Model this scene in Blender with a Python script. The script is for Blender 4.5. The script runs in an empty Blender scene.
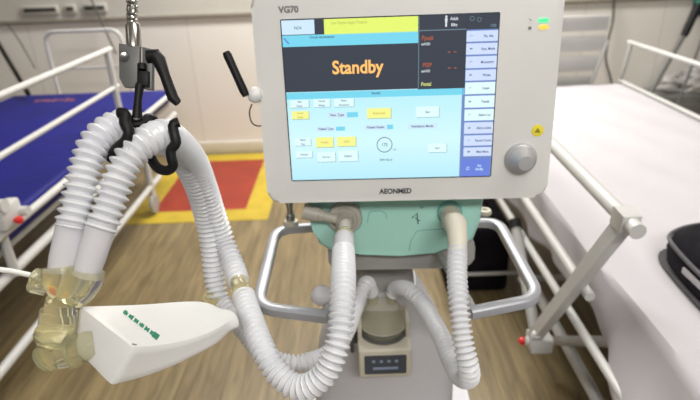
import bpy, bmesh, math, random
from mathutils import Vector, Matrix
random.seed(4)
R = math.radians
sc = bpy.context.scene
COL = sc.collection
W, H, F = 700, 400, 545.0

# ------------------------------------------------------------------ camera
CAM_M = Matrix.Translation((0, 0, 1.3)) @ Matrix.Rotation(R(0.3), 4, 'Z') @ Matrix.Rotation(R(90 - 24.64), 4, 'X') @ Matrix.Rotation(R(-2.2), 4, 'Z')
cd = bpy.data.cameras.new('camera'); cam = bpy.data.objects.new('camera', cd); COL.objects.link(cam)
cam.matrix_world = CAM_M
cd.sensor_width = 36; cd.lens = F * 36 / W; cd.clip_start = 0.02; cd.clip_end = 50
cd.dof.use_dof = True; cd.dof.focus_distance = 0.64; cd.dof.aperture_fstop = 5.2
sc.camera = cam
CO = CAM_M.translation; C3 = CAM_M.to_3x3()

def ray(px, py): return C3 @ Vector(((px - W / 2) / F, (H / 2 - py) / F, -1.0))
def pd(px, py, d): return CO + ray(px, py) * d                      # point at a given distance along the view axis
def pn(px, py, d): return pd(px, py, d if d > .84 else .56 + (d - .45) * .718)
def ax(px, py, **k):                                                # point on a plane x= / y= / z=
    r = ray(px, py)
    (a, v), = k.items(); i = 'xyz'.index(a)
    return CO + r * ((v - CO[i]) / r[i])

# ------------------------------------------------------------------ materials
def mat(name, col, rough=.5, metal=0, spec=.5, noise=0, nscale=20, bump=0, bscale=200, trans=0, emit=0, transl=0, coat=0, ior=1.45):
    m = bpy.data.materials.new(name); m.use_nodes = True
    nt = m.node_tree; b = nt.nodes['Principled BSDF']
    c4 = (*col, 1)
    b.inputs['Base Color'].default_value = c4
    b.inputs['Roughness'].default_value = rough
    b.inputs['Metallic'].default_value = metal
    b.inputs['Specular IOR Level'].default_value = spec
    b.inputs['Transmission Weight'].default_value = trans
    b.inputs['IOR'].default_value = ior
    b.inputs['Coat Weight'].default_value = coat
    tc = nt.nodes.new('ShaderNodeTexCoord')
    if noise:
        n = nt.nodes.new('ShaderNodeTexNoise'); n.inputs['Scale'].default_value = nscale; n.inputs['Detail'].default_value = 4
        nt.links.new(tc.outputs['Object'], n.inputs['Vector'])
        r = nt.nodes.new('ShaderNodeValToRGB')
        r.color_ramp.elements[0].position = .3; r.color_ramp.elements[1].position = .7
        r.color_ramp.elements[0].color = (*[max(0, x * (1 - noise)) for x in col], 1)
        r.color_ramp.elements[1].color = (*[min(1, x * (1 + noise)) for x in col], 1)
        nt.links.new(n.outputs['Fac'], r.inputs['Fac']); nt.links.new(r.outputs['Color'], b.inputs['Base Color'])
    if bump:
        n2 = nt.nodes.new('ShaderNodeTexNoise'); n2.inputs['Scale'].default_value = bscale
        nt.links.new(tc.outputs['Object'], n2.inputs['Vector'])
        bp = nt.nodes.new('ShaderNodeBump'); bp.inputs['Strength'].default_value = bump; bp.inputs['Distance'].default_value = .01
        nt.links.new(n2.outputs['Fac'], bp.inputs['Height']); nt.links.new(bp.outputs['Normal'], b.inputs['Normal'])
    if emit:
        b.inputs['Emission Color'].default_value = c4; b.inputs['Emission Strength'].default_value = emit
    if transl:
        t = nt.nodes.new('ShaderNodeBsdfTranslucent'); t.inputs['Color'].default_value = c4
        mx = nt.nodes.new('ShaderNodeMixShader'); mx.inputs['Fac'].default_value = transl
        out = nt.nodes['Material Output']
        nt.links.new(b.outputs[0], mx.inputs[1]); nt.links.new(t.outputs[0], mx.inputs[2]); nt.links.new(mx.outputs[0], out.inputs['Surface'])
    return m

def clear_mat(name, tint, solid, amount=.45, rough=.08, sc_=60, var=.2):
    """thin-walled clear plastic: part see-through, part tinted plastic body"""
    m = bpy.data.materials.new(name); m.use_nodes = True
    nt = m.node_tree; b = nt.nodes['Principled BSDF']; out = nt.nodes['Material Output']
    b.inputs['Base Color'].default_value = (*solid, 1); b.inputs['Roughness'].default_value = rough
    n = nt.nodes.new('ShaderNodeTexNoise'); n.inputs['Scale'].default_value = sc_
    mr = nt.nodes.new('ShaderNodeMapRange'); mr.inputs['To Min'].default_value = amount * (1 - var); mr.inputs['To Max'].default_value = min(1, amount * (1 + var))
    nt.links.new(n.outputs['Fac'], mr.inputs['Value'])
    t = nt.nodes.new('ShaderNodeBsdfTransparent'); t.inputs['Color'].default_value = (*tint, 1)
    mx = nt.nodes.new('ShaderNodeMixShader')
    nt.links.new(mr.outputs[0], mx.inputs['Fac']); nt.links.new(t.outputs[0], mx.inputs[1]); nt.links.new(b.outputs[0], mx.inputs[2])
    nt.links.new(mx.outputs[0], out.inputs['Surface'])
    return m

def screen_mat(name, col, s=.74):
    m = bpy.data.materials.new(name); m.use_nodes = True
    b = m.node_tree.nodes['Principled BSDF']
    b.inputs['Base Color'].default_value = (.02, .02, .02, 1); b.inputs['Roughness'].default_value = .25
    b.inputs['Emission Color'].default_value = (*col, 1); b.inputs['Emission Strength'].default_value = s
    return m

M = dict(
    case=mat('ivory_plastic', (.73, .73, .72), .38, noise=.03, nscale=8),
    rim=mat('grey_rim', (.42, .42, .41), .4),
    bezel=mat('dark_bezel', (.03, .035, .05), .35),
    green=mat('mint_plastic', (.42, .76, .68), .4, noise=.04, nscale=8),
    greend=mat('mint_groove', (.20, .46, .42), .5),
    grey=mat('grey_plastic', (.36, .36, .35), .5, noise=.05),
    pale=mat('pale_grey_plastic', (.62, .62, .66), .42, noise=.04, nscale=6),
    handle=mat('silver_paint', (.40, .41, .45), .35, metal=.3),
    chrome=mat('chrome', (.50, .49, .47), .22, metal=1, noise=.05),
    steel=mat('brushed_steel', (.14, .14, .14), .45, metal=.25, noise=.08, nscale=60),
    knobm=mat('silver_knob', (.50, .50, .51), .42, metal=.35),
    black=mat('black_plastic', (.008, .008, .009), .5, spec=.3, noise=.2),
    hose=mat('milky_hose_plastic', (.86, .87, .92), .28, transl=.35, noise=.03, nscale=30),
    cuff=mat('milky_cuff_plastic', (.82, .81, .85), .18, transl=.3),
    amber=clear_mat('amber_clear_plastic', (.97, .95, .80), (.74, .72, .46), .22),
    smoke=clear_mat('clear_chamber_plastic', (.95, .94, .86), (.60, .58, .45), .22),
    taupe=mat('taupe_plastic', (.43, .41, .36), .42),
    cream=mat('cream_plastic', (.66, .62, .52), .4),
    lung=mat('white_bag_silicone', (.84, .84, .83), .4, transl=.15, noise=.02),
    greenink=mat('green_ink', (.01, .22, .12), .6),
    white=mat('white_enamel', (.58, .58, .57), .35, noise=.04, nscale=6),
    greyen=mat('grey_enamel', (.40, .40, .39), .4, noise=.05),
    blue=mat('blue_vinyl', (.008, .010, .17), .6, spec=.3, noise=.15, nscale=5, bump=.15, bscale=30),
    red=mat('red_plastic', (.70, .02, .02), .35),
    cable=mat('dark_cable', (.08, .08, .07), .6),
    wire=mat('clear_line', (.75, .75, .72), .3),
    fabric=mat('black_nylon', (.008, .007, .011), .9, spec=.2, noise=.4, nscale=25, bump=.4, bscale=300),
    strapg=mat('grey_webbing', (.09, .085, .095), .7, noise=.2),
    mattf=mat('mattress_foam', (.3, .3, .32), .8, noise=.1),
    tealg=mat('dark_green_rubber', (.01, .10, .07), .6),
    bagw=mat('grey_plastic_film', (.42, .41, .40), .45, noise=.35, nscale=14),
    cab=mat('cabinet_grey', (.14, .14, .13), .6, noise=.1),
    yellow=mat('yellow_floor_tape', (.48, .35, .03), .5, noise=.12, nscale=9),
    redf=mat('red_floor_paint', (.28, .03, .014), .45, noise=.15, nscale=7),
    sticker=mat('yellow_sticker', (.85, .72, .05), .5),
    ink=mat('black_ink', (.03, .03, .04), .5),
    greyink=mat('grey_ink', (.22, .22, .22), .5),
)

def sheet_mat():
    m = mat('white_cotton_sheet', (.53, .51, .54), .8, noise=.03, nscale=3, bump=.1, bscale=8)
    return m
M['sheet'] = sheet_mat()
M['amber'] = mat('amber_clear_plastic', (.93, .90, .66), .10, trans=.86, ior=1.22, noise=.04)
M['smoke'] = clear_mat('clear_chamber_plastic', (.97, .96, .88), (.74, .72, .60), .20, .05)
M['hose'] = clear_mat('milky_hose_plastic', (.95, .96, .98), (.88, .89, .93), .76, .2, 9, .06)

def wood_floor():
    m = bpy.data.materials.new('wood_plank_vinyl'); m.use_nodes = True
    nt = m.node_tree; b = nt.nodes['Principled BSDF']; L = nt.links
    tc = nt.nodes.new('ShaderNodeTexCoord')
    mp = nt.nodes.new('ShaderNodeMapping'); mp.inputs['Rotation'].default_value[2] = R(90)
    L.new(tc.outputs['Object'], mp.inputs['Vector'])
    br = nt.nodes.new('ShaderNodeTexBrick'); br.inputs['Scale'].default_value = 1
    br.inputs['Brick Width'].default_value = 1.2; br.inputs['Row Height'].default_value = .15
    br.inputs['Mortar Size'].default_value = .0015; br.inputs['Bias'].default_value = -.1
    br.inputs['Color1'].default_value = (.245, .19, .10, 1); br.inputs['Color2'].default_value = (.205, .155, .08, 1)
    br.inputs['Mortar'].default_value = (.15, .11, .055, 1)
    L.new(mp.outputs[0], br.inputs['Vector'])
    mp2 = nt.nodes.new('ShaderNodeMapping'); mp2.inputs['Scale'].default_value = (24, 2.3, 1)
    L.new(tc.outputs['Object'], mp2.inputs['Vector'])
    n = nt.nodes.new('ShaderNodeTexNoise'); n.inputs['Scale'].default_value = 1.6; n.inputs['Detail'].default_value = 8; n.inputs['Distortion'].default_value = .6
    L.new(mp2.outputs[0], n.inputs['Vector'])
    rp = nt.nodes.new('ShaderNodeValToRGB'); rp.color_ramp.elements[0].position = .32; rp.color_ramp.elements[1].position = .68
    rp.color_ramp.elements[0].color = (.58, .56, .53, 1); rp.color_ramp.elements[1].color = (1.15, 1.13, 1.08, 1)
    L.new(n.outputs['Fac'], rp.inputs['Fac'])
    mx = nt.nodes.new('ShaderNodeMix'); mx.data_type = 'RGBA'; mx.blend_type = 'MULTIPLY'; mx.inputs['Factor'].default_value = 1
    L.new(br.outputs['Color'], mx.inputs['A']); L.new(rp.outputs['Color'], mx.inputs['B'])
    L.new(mx.outputs['Result'], b.inputs['Base Color'])
    b.inputs['Roughness'].default_value = .42
    return m
M['floor'] = wood_floor()

def wall_mat():
    m = bpy.data.materials.new('wall_cladding'); m.use_nodes = True
    nt = m.node_tree; b = nt.nodes['Principled BSDF']; L = nt.links
    tc = nt.nodes.new('ShaderNodeTexCoord')
    mp = nt.nodes.new('ShaderNodeMapping'); mp.inputs['Rotation'].default_value[0] = R(90)
    L.new(tc.outputs['Object'], mp.inputs['Vector'])
    br = nt.nodes.new('ShaderNodeTexBrick'); br.offset = 0; br.inputs['Scale'].default_value = 1
    br.inputs['Brick Width'].default_value = .52; br.inputs['Row Height'].default_value = 10
    br.inputs['Mortar Size'].default_value = .0025
    br.inputs['Color1'].default_value = (.80, .77, .73, 1); br.inputs['Color2'].default_value = (.78, .75, .71, 1)
    br.inputs['Mortar'].default_value = (.60, .56, .50, 1)
    L.new(mp.outputs[0], br.inputs['Vector']); L.new(br.outputs['Color'], b.inputs['Base Color'])
    b.inputs['Roughness'].default_value = .55
    return m
M['wall'] = wall_mat()
M['wallu'] = mat('wall_paint', (.54, .52, .47), .6, noise=.05, nscale=2)
M['base'] = mat('baseboard_paint', (.62, .58, .50), .5, noise=.04)
M['rail'] = mat('bumper_rail', (.30, .27, .23), .5, noise=.06)
M['ceil'] = mat('ceiling_paint', (.75, .75, .73), .8, noise=.02)

# ------------------------------------------------------------------ mesh helpers
KS = [1.0]
class MB:
    def __init__(s): s.b = bmesh.new()
    def face(s, vs, smooth=False):
        try:
            f = s.b.faces.new(vs); f.smooth = smooth; return f
        except ValueError: return None
    def box(s, lo, hi, bev=0, seg=2, rot=None, org=None):
        lo = Vector(lo); hi = Vector(hi)
        r = bmesh.ops.create_cube(s.b, size=1)
        vs = r['verts']
        for v in vs:
            v.co = Vector([lo[i] + (v.co[i] + .5) * (hi[i] - lo[i]) for i in range(3)])
        if bev:
            es = {e for v in vs for e in v.link_edges}
            o = bmesh.ops.bevel(s.b, geom=list(es), offset=bev, segments=seg, affect='EDGES', profile=.5)
            vs = list({v for f in o['faces'] for v in f.verts} | {v for v in vs if v.is_valid})
            for f in o['faces']: f.smooth = seg > 1
        if rot is not None:
            g = Vector(org) if org is not None else (lo + hi) / 2
            for v in vs: v.co = g + rot @ (v.co - g)
        return vs
    def prism(s, pts, d, bev=0, seg=3):
        """closed planar outline (3D pts) swept by vector d, with an optional rounded front/back edge"""
        pts = [Vector(p) for p in pts]; d = Vector(d)
        a = [s.b.verts.new(p) for p in pts]; c = [s.b.verts.new(p + d) for p in pts]
        n = len(pts); fs = [s.face(a), s.face(list(reversed(c)))]
        for i in range(n): fs.append(s.face([a[i], c[i], c[(i + 1) % n], a[(i + 1) % n]]))
        if bev:
            es = {e for f in fs[:2] for e in f.edges}
            o = bmesh.ops.bevel(s.b, geom=list(es), offset=bev, segments=seg, affect='EDGES', profile=.5)
            for f in o['faces']: f.smooth = True
    def tube(s, path, rad, n=16, cap=True, flat=None, close=False):
        """path: points; rad: number or list; flat=(w,h) scales the section"""
        P = [Vector(p) for p in path]; m = len(P)
        rr = [q * KS[0] for q in (rad if isinstance(rad, (list, tuple)) else [rad] * m)]
        T = []
        for i in range(m):
            if close: t = P[(i + 1) % m] - P[i - 1]
            else: t = P[min(i + 1, m - 1)] - P[max(i - 1, 0)]
            T.append(t.normalized() if t.length > 1e-9 else Vector((0, 0, 1)))
        up = Vector((0, 0, 1)) if abs(T[0].z) < .9 else Vector((0, 1, 0))
        u = (up - T[0] * up.dot(T[0])).normalized()
        rings = []
        for i in range(m):
            u = (u - T[i] * u.dot(T[i])).normalized(); w = T[i].cross(u)
            fx, fy = flat if flat else (1, 1)
            rings.append([s.b.verts.new(P[i] + (u * math.cos(2 * math.pi * k / n) * fx + w * math.sin(2 * math.pi * k / n) * fy) * rr[i]) for k in range(n)])
        for i in range(m if close else m - 1):
            A = rings[i]; B = rings[(i + 1) % m]
            for k in range(n): s.face([A[k], A[(k + 1) % n], B[(k + 1) % n], B[k]], True)
        if cap and not close:
            s.face(list(reversed(rings[0]))); s.face(rings[-1])
    def lathe(s, prof, org, axis, n=32):
        """prof: (radius, distance along axis)"""
        axis = Vector(axis).normalized(); org = Vector(org)
        up = Vector((0, 0, 1)) if abs(axis.z) < .9 else Vector((0, 1, 0))
        u = (up - axis * up.dot(axis)).normalized(); w = axis.cross(u)
        rings = []
        for r, h in prof:
            r = max(r * KS[0], 1e-5)
            rings.append([s.b.verts.new(org + axis * h + (u * math.cos(2 * math.pi * k / n) + w * math.sin(2 * math.pi * k / n)) * r) for k in range(n)])
        for A, B in zip(rings, rings[1:]):
            for k in range(n): s.face([A[k], A[(k + 1) % n], B[(k + 1) % n], B[k]], True)
        s.face(list(reversed(rings[0]))); s.face(rings[-1])
    def build(s, name, m, parent=None):
        bmesh.ops.remove_doubles(s.b, verts=s.b.verts, dist=1e-6)
        bmesh.ops.recalc_face_normals(s.b, faces=s.b.faces)
        me = bpy.data.meshes.new(name); s.b.to_mesh(me); s.b.free()
        me.materials.append(m)
        try: me.set_sharp_from_angle(angle=R(38))
        except Exception: pass
        o = bpy.data.objects.new(name, me); COL.objects.link(o)
        if parent: o.parent = parent
        return o

def tag(o, label=None, cat=None, group=None, kind=None):
    if label: o['label'] = label
    if cat: o['category'] = cat
    if group: o['group'] = group
    if kind: o['kind'] = kind
    return o
def empty(name, loc, rz=0):
    o = bpy.data.objects.new(name, None); o.location = loc; o.rotation_euler = (0, 0, rz); o.empty_display_size = .1
    COL.objects.link(o); return o
def attach(o, root):
    """parent a world-space mesh under a root, moving its vertices into the root's frame"""
    w_ = Matrix(); q_ = root
    while q_: w_ = q_.matrix_basis @ w_; q_ = q_.parent
    mi = w_.inverted()
    o.data.transform(mi); o.parent = root; return o
def spline(pts, step=.004):
    """Catmull-Rom through the points, resampled at an even step"""
    P = [Vector(p) for p in pts]; P = [P[0] * 2 - P[1]] + P + [P[-1] * 2 - P[-2]]
    out = []
    for i in range(1, len(P) - 2):
        for k in range(24):
            t = k / 24
            out.append(.5 * ((2 * P[i]) + (P[i + 1] - P[i - 1]) * t + (2 * P[i - 1] - 5 * P[i] + 4 * P[i + 1] - P[i + 2]) * t * t + (3 * P[i] - P[i - 1] - 3 * P[i + 1] + P[i + 2]) * t ** 3))
    out.append(P[-2])
    res = [out[0]]; acc = 0
    for a, b in zip(out, out[1:]):
        L = (b - a).length
        if L < 1e-9: continue
        while acc + L >= step:
            a = a + (b - a) * ((step - acc) / L); L = (b - a).length; res.append(a.copy()); acc = 0
            if L < 1e-9: break
        acc += L
    return res
def rrect(x0, z0, x1, z1, r, n=6):
    """rounded rectangle outline in x,z"""
    o = []
    for cx, cz, a0 in ((x1 - r, z0 + r, -90), (x1 - r, z1 - r, 0), (x0 + r, z1 - r, 90), (x0 + r, z0 + r, 180)):
        for k in range(n + 1):
            a = R(a0 + 90 * k / n); o.append((cx + r * math.cos(a), cz + r * math.sin(a)))
    return o
def text(body, name, m, parent, x, y, z, h, xs=1, align='CENTER', ext=.0001, bold=0):
    """letters facing -y, h = capital height, xs = width factor, built as a mesh"""
    cu = bpy.data.curves.new(name, 'FONT'); cu.body = body; cu.size = h / .7; cu.align_x = align; cu.align_y = 'CENTER'
    cu.extrude = ext; cu.offset = bold; cu.resolution_u = 3
    t = bpy.data.objects.new('tmp', cu); COL.objects.link(t)
    bpy.context.view_layer.update()
    me = bpy.data.meshes.new_from_object(t.evaluated_get(bpy.context.evaluated_depsgraph_get()))
    bpy.data.objects.remove(t); bpy.data.curves.remove(cu)
    me.transform(Matrix.Translation((x, y, z)) @ Matrix.Rotation(R(90), 4, 'X') @ Matrix.Diagonal((xs, 1, 1, 1)))
    me.materials.clear(); me.materials.append(m); me.name = name
    o = bpy.data.objects.new(name, me); COL.objects.link(o); o.parent = parent
    return o

# ------------------------------------------------------------------ room
YW = 3.72
def slab(name, lo, hi, m):
    b = MB(); b.box(lo, hi); return tag(b.build(name, m), kind='structure')
slab('floor', (-4, -2.5, -.05), (4, YW, 0), M['floor'])
slab('wall_back', (-4, YW, 0), (4, YW + .1, .95), M['wall'])
slab('wall_back', (-4, YW, .95), (4, YW + .1, 2.8), M['wallu'])
slab('wall_left', (-4.1, -2.5, 0), (-4, YW + .1, 2.8), M['wallu'])
slab('wall_right', (4, -2.5, 0), (4.1, YW + .1, 2.8), M['wallu'])
slab('ceiling', (-4.1, -2.5, 2.8), (4.1, YW + .1, 2.9), M['ceil'])
b = MB(); b.box((-4, YW - .018, 0), (4, YW, .09), .004); tag(b.build('baseboard_back', M['base']), kind='structure')
b = MB(); b.box((-4, YW - .02, .935), (4, YW, .960), .004); tag(b.build('trim_1', M['rail']), kind='structure')

# red and yellow marking on the floor
fm = empty('floor_marking', (-.84, 3.15, 0))
XI0, XI1, YI0, YI1 = -1.12, -.60, 2.76, 3.56; bw = .14
b = MB()
z0, z1 = .0005, .002
b.box((XI0 - bw, YI0 - bw, z0), (XI1 + bw, YI0, z1)); b.box((XI0 - bw, YI1, z0), (XI1 + bw, YI1 + .13, z1))
b.box((XI0 - bw, YI0, z0), (XI0, YI1, z1)); b.box((XI1, YI0, z0), (XI1 + bw, YI1, z1))
attach(b.build('yellow_border', M['yellow']), fm)
b = MB(); b.box((XI0, YI0, z0), (XI1, YI1, z1)); attach(b.build('red_field', M['redf']), fm)
tag(fm, 'red rectangle with a yellow border marked on the wooden floor at the wall', 'floor marking')

# ------------------------------------------------------------------ ventilator
VR = R(-2.0)
vent = empty('ventilator', (.08, .80, 0), VR)
tag(vent, 'medical ventilator with touch screen on Standby, mint green body and silver side handles', 'ventilator')
VMI = (Matrix.Translation(vent.location) @ Matrix.Rotation(VR, 4, 'Z')).inverted()
TILT = Matrix.Translation((0, -.035, .95)) @ Matrix.Rotation(R(-5), 4, 'X') @ Matrix.Translation((0, .035, -.95))
VM_NOW = [TILT.inverted() @ VMI]
def lo_(px, py, y=None, x=None, z=None):
    """pixel to the ventilator's own frame, on a plane of that frame"""
    o = VM_NOW[0] @ CO; r = VM_NOW[0].to_3x3() @ ray(px, py)
    i, v = (1, y) if y is not None else ((0, x) if x is not None else (2, z))
    return o + r * ((v - o[i]) / r[i])
def vl(p): return VMI @ Vector(p)

YF = -.035                                                          # front face of the display housing
def prect(a, c, d, e, y):                                           # pixel box to x0,z0,x1,z1 on plane y
    return (lo_(a, (c + e) / 2, y).x, lo_((a + d) / 2, e, y).z, lo_(d, (c + e) / 2, y).x, lo_((a + d) / 2, c, y).z)
TL, TR, BR, BL = [lo_(*p, YF) for p in ((279, 20), (502, 12), (489, 176), (293, 181))]
SX0, SX1 = (TL.x + BL.x) / 2, (TR.x + BR.x) / 2; SZ0, SZ1 = (BL.z + BR.z) / 2, (TL.z + TR.z) / 2
SX0 += .0012; SX1 -= .0012; SZ0 += .0012; SZ1 -= .0012
print('screen', TL, TR, BR, BL)
cx0 = lo_(259, 100, YF).x; cx1 = lo_(555.5, 100, YF).x; cz0 = lo_(405, 200.5, YF).z; cz1 = SZ1 + .035
print('case', cx0, cx1, cz0, cz1)
b = MB(); b.prism([(x, YF, z) for x, z in rrect(cx0, cz0, cx1, cz1, .018, 8)], (0, .055, 0), .006, 4)
b.build('display_housing', M['case'], vent)
b = MB(); b.prism([(x, YF + .055, z) for x, z in rrect(cx0 + .03, cz0 + .02, cx1 - .03, cz1 - .02, .02, 8)], (0, .04, 0), .006, 3)
b.build('rear_housing', M['case'], vent)
# thin rim line round the housing
b = MB(); path = [(x, YF + .012, z) for x, z in rrect(cx0 - .0006, cz0 - .0006, cx1 + .0006, cz1 + .0006, .0186, 8)]
b.tube(path, .0016, 8, close=True); b.build('housing_rim', M['rim'], vent)
# screen
b = MB(); b.prism([(x, YF - .0006, z) for x, z in rrect(SX0 - .0016, SZ0 - .0016, SX1 + .0016, SZ1 + .0016, .002, 2)], (0, .004, 0))
bez = b.build('screen_bezel', M['bezel'], vent)
SW, SH = SX1 - SX0, SZ1 - SZ0
def screen_bg():
    m = bpy.data.materials.new('screen_background'); m.use_nodes = True
    nt = m.node_tree; bs = nt.nodes['Principled BSDF']; bs.inputs['Base Color'].default_value = (.02, .02, .02, 1); bs.inputs['Roughness'].default_value = .2
    tc = nt.nodes.new('ShaderNodeTexCoord'); sp = nt.nodes.new('ShaderNodeSeparateXYZ'); rp = nt.nodes.new('ShaderNodeValToRGB')
    nt.links.new(tc.outputs['Generated'], sp.inputs[0]); nt.links.new(sp.outputs['Z'], rp.inputs['Fac'])
    rp.color_ramp.elements[0].color = (.48, .84, .97, 1); rp.color_ramp.elements[0].position = .0
    rp.color_ramp.elements[1].color = (.48, .86, .95, 1); rp.color_ramp.elements[1].position = .6
    e = rp.color_ramp.elements.new(.25); e.color = (.66, .95, .98, 1)
    nt.links.new(rp.outputs['Color'], bs.inputs['Emission Color']); bs.inputs['Emission Strength'].default_value = .72
    return m
b = MB(); b.box((SX0, YF - .0012, SZ0), (SX1, YF, SZ1)); scr = b.build('screen', screen_bg(), vent)
tag(scr, 'lit touch screen with a pale cyan page')
S = dict(dark=screen_mat('screen_dark', (.035, .045, .065)), yel=screen_mat('screen_yellow', (.76, .90, .16)), pale=screen_mat('screen_pale_blue', (.62, .80, .95)),
         cyan=screen_mat('screen_cyan', (.18, .66, .84)), orange=screen_mat('screen_orange', (1.0, .50, .14), .85), red=screen_mat('screen_dull_red', (.42, .10, .05)),
         lil=screen_mat('screen_lilac', (.62, .72, .96)), btn=screen_mat('screen_white', (.74, .95, 1.0)), by=screen_mat('screen_button_yellow', (.90, .90, .28)),
         blue=screen_mat('screen_blue', (.14, .22, .70)), tx=screen_mat('screen_text_grey', (.16, .24, .30)), dk=screen_mat('screen_text_dark', (.06, .09, .20)),
         wt=screen_mat('screen_text_white', (.7, .75, .8)), sh=screen_mat('screen_button_shade', (.12, .28, .36)), yt=screen_mat('screen_text_yellow', (.75, .8, .25)),
         oy=screen_mat('screen_text_olive', (.45, .52, .12)), side=screen_mat('screen_side_column', (.16, .25, .55)), ylo=screen_mat('screen_text_ochre', (.55, .45, .10)))
LAY = [YF - .0012]
def spanel(px, name, m, lvl=1, parent=scr):
    x0, zz0, x1, zz1 = prect(*px, YF)
    x0 = max(x0, SX0); x1 = min(x1, SX1); zz0 = max(zz0, SZ0); zz1 = min(zz1, SZ1)
    b = MB(); b.box((x0, YF - .0012 - lvl * .0002, zz0), (x1, YF - .0011, zz1)); return b.build(name, m, parent)
def stext(s, px, py, h, m, xs=1, lvl=4, name='screen_text', bold=.0001):
    h *= 1.0 if name == 'standby_text' else 1.22
    p = lo_(px, py, YF); return text(s, name, m, scr, p.x, YF - .0012 - lvl * .0002, p.z, h, xs, bold=bold)
# header row
spanel((279, 12, 505, 36), 'header_strip', S['dark'], 1)
spanel((280, 20, 314.5, 34.5), 'mode_field', S['pale'], 2)
stext('N/A', 298, 28, .0035, S['tx'])
spanel((324, 15, 418, 33.5), 'alarm_message_field', S['yel'], 2)
stext('Low Oxygen Supply Pressure', 349, 22.5, .0032, S['oy'], .75)
spanel((281, 33.5, 418, 45), 'message_strip', S['cyan'], 2)
stext('Circuit disconnected', 322, 37, .0026, S['dk'], .9)
b = MB(); p0, p1 = lo_(284, 38, YF), lo_(289, 44, YF); b.tube([(p0.x, YF - .0018, p0.z), (p1.x, YF - .0018, p1.z)], .0011, 6); b.build('stylus_icon', S['blue'], scr)
spanel((283, 45, 418, 90.5), 'standby_field', S['dark'], 2)
stext('Standby', 357.5, 67.5, .0180, S['orange'], .89, name='standby_text', bold=.0006)
# measured value column
spanel((418, 13, 466, 88.5), 'value_column', S['dark'], 3)
spanel((418.5, 29.4, 466, 30.3), 'divider_line', S['tx'], 4)
spanel((418.2, 14, 418.9, 88.5), 'divider_line', S['tx'], 4)
b = MB(); p = lo_(446, 21, YF)
b.lathe([(.0, -.001), (.0016, 0), (0, .001)], (p.x, YF - .0022, p.z + .0058), (0, -1, 0), 10)
b.box((p.x - .0017, YF - .0026, p.z - .001), (p.x + .0017, YF - .002, p.z + .004)); b.box((p.x - .0012, YF - .0026, p.z - .0075), (p.x + .0012, YF - .002, p.z - .001))
b.build('patient_icon', S['wt'], scr)
stext('Adult', 454, 18.6, .0035, S['wt'], .8, 5); stext('80kg', 454, 24.8, .0033, S['wt'], .8, 5)
stext('Ppeak', 427.5, 38, .0050, S['red'], .8, 5); stext('cmH2O', 425.5, 44, .0028, S['wt'], .8, 5)
stext('- -', 452, 51, .0080, S['red'], 1.0, 5)
stext('PEEP', 427, 65, .0046, S['red'], .8, 5); stext('cmH2O', 425.5, 71, .0028, S['wt'], .8, 5)
stext('- -', 452, 67, .0080, S['red'], 1.0, 5)
stext('Ftotal', 426, 84, .0042, S['yt'], .85, 5)
spanel((466, 12, 504, 29), 'status_corner', S['dark'], 3)
b = MB()
for px, py in ((472, 18.5), (479, 19.5)):
    p = lo_(px, py, YF); b.tube([(p.x + .0028 * math.cos(a), YF - .0022, p.z + .0028 * math.sin(a)) for a in [R(t) for t in range(0, 360, 30)]], .00035, 5, close=True)
b.build('alarm_icon', S['tx'], scr)
stext('7:00', 493, 25.5, .0030, S['tx'], .9, 5)
# main page
x0 = 285
spanel((285, 90.5, 464, 97), 'page_title_strip', S['cyan'], 2)
stext('Standby', 376, 93, .0026, S['dk'], .9)
def button(px, s, m, tm, h=.0026, xs=.8, name='button'):
    x0, y0, x1, y1 = px
    f = spanel(px, name, m, 2)
    r = prect(*px, YF)
    bb = MB(); bb.box((r[0] + .0006, YF - .0017, r[1] - .0006), (r[2] + .0005, YF - .0014, r[1])); bb.box((r[2], YF - .0017, r[1] - .0006), (r[2] + .0006, YF - .0014, r[3] - .0005))
    bb.build('button_shade', S['sh'], scr)
    for i, t in enumerate(s.split('|')):
        n = len(s.split('|'))
        stext(t, (x0 + x1) / 2, (y0 + y1) / 2 + (i - (n - 1) / 2) * 4.2, h, tm, xs, name='button_text')
button((290.5, 100, 309, 107.5), 'New|Patient', S['btn'], S['tx'], .0022)
button((313.5, 99, 330, 107), 'Current|Settings', S['btn'], S['tx'], .0022)
button((334, 98.5, 354, 106.5), 'Patient|Information', S['btn'], S['tx'], .0022)
button((292, 111, 309, 119), 'Former|Patient', S['by'], S['ylo'], .0022)
button((367, 108, 391, 118), 'Endotracheal', S['by'], S['ylo'], .0024)
button((416, 106.5, 439, 117), 'Start', S['btn'], S['tx'], .0024)
spanel((328, 112, 347, 117.5), 'field_label_box', S['pale'], 2); stext('Vent. Type', 337, 114.8, .0030, S['dk'], .9)
spanel((347, 112, 358, 117), 'field_label_box', S['cyan'], 2)
spanel((316.5, 126.5, 335, 131), 'field_label_box', S['pale'], 2); stext('Patient Type', 326, 128.7, .0028, S['dk'], .9)
spanel((336, 126.5, 345, 130.5), 'field_label_box', S['cyan'], 2)
spanel((364.5, 124.5, 387, 129.5), 'field_label_box', S['pale'], 2); stext('Patient Height', 375.5, 127, .0028, S['dk'], .9)
spanel((387, 124.5, 393, 129), 'field_label_box', S['cyan'], 2)
spanel((408, 123.5, 437, 128.5), 'field_label_box', S['pale'], 2); stext('Ventilation Mode', 422, 126, .0028, S['dk'], .95)
button((295, 138, 311, 145.5), 'Patient|Type', S['btn'], S['tx'], .0022)
button((316, 137, 333.5, 147), 'Invasive', S['by'], S['ylo'], .0026)
button((337, 136.5, 356, 146), 'Adult', S['by'], S['ylo'], .0026)
button((296, 151, 312.5, 157.5), 'Neonatal', S['btn'], S['tx'], .0022)
button((317.5, 152, 335.5, 161.5), 'Non-inv.', S['btn'], S['tx'], .0024)
button((338.5, 150.5, 358, 161), 'Pediatric', S['btn'], S['tx'], .0024)
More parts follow.
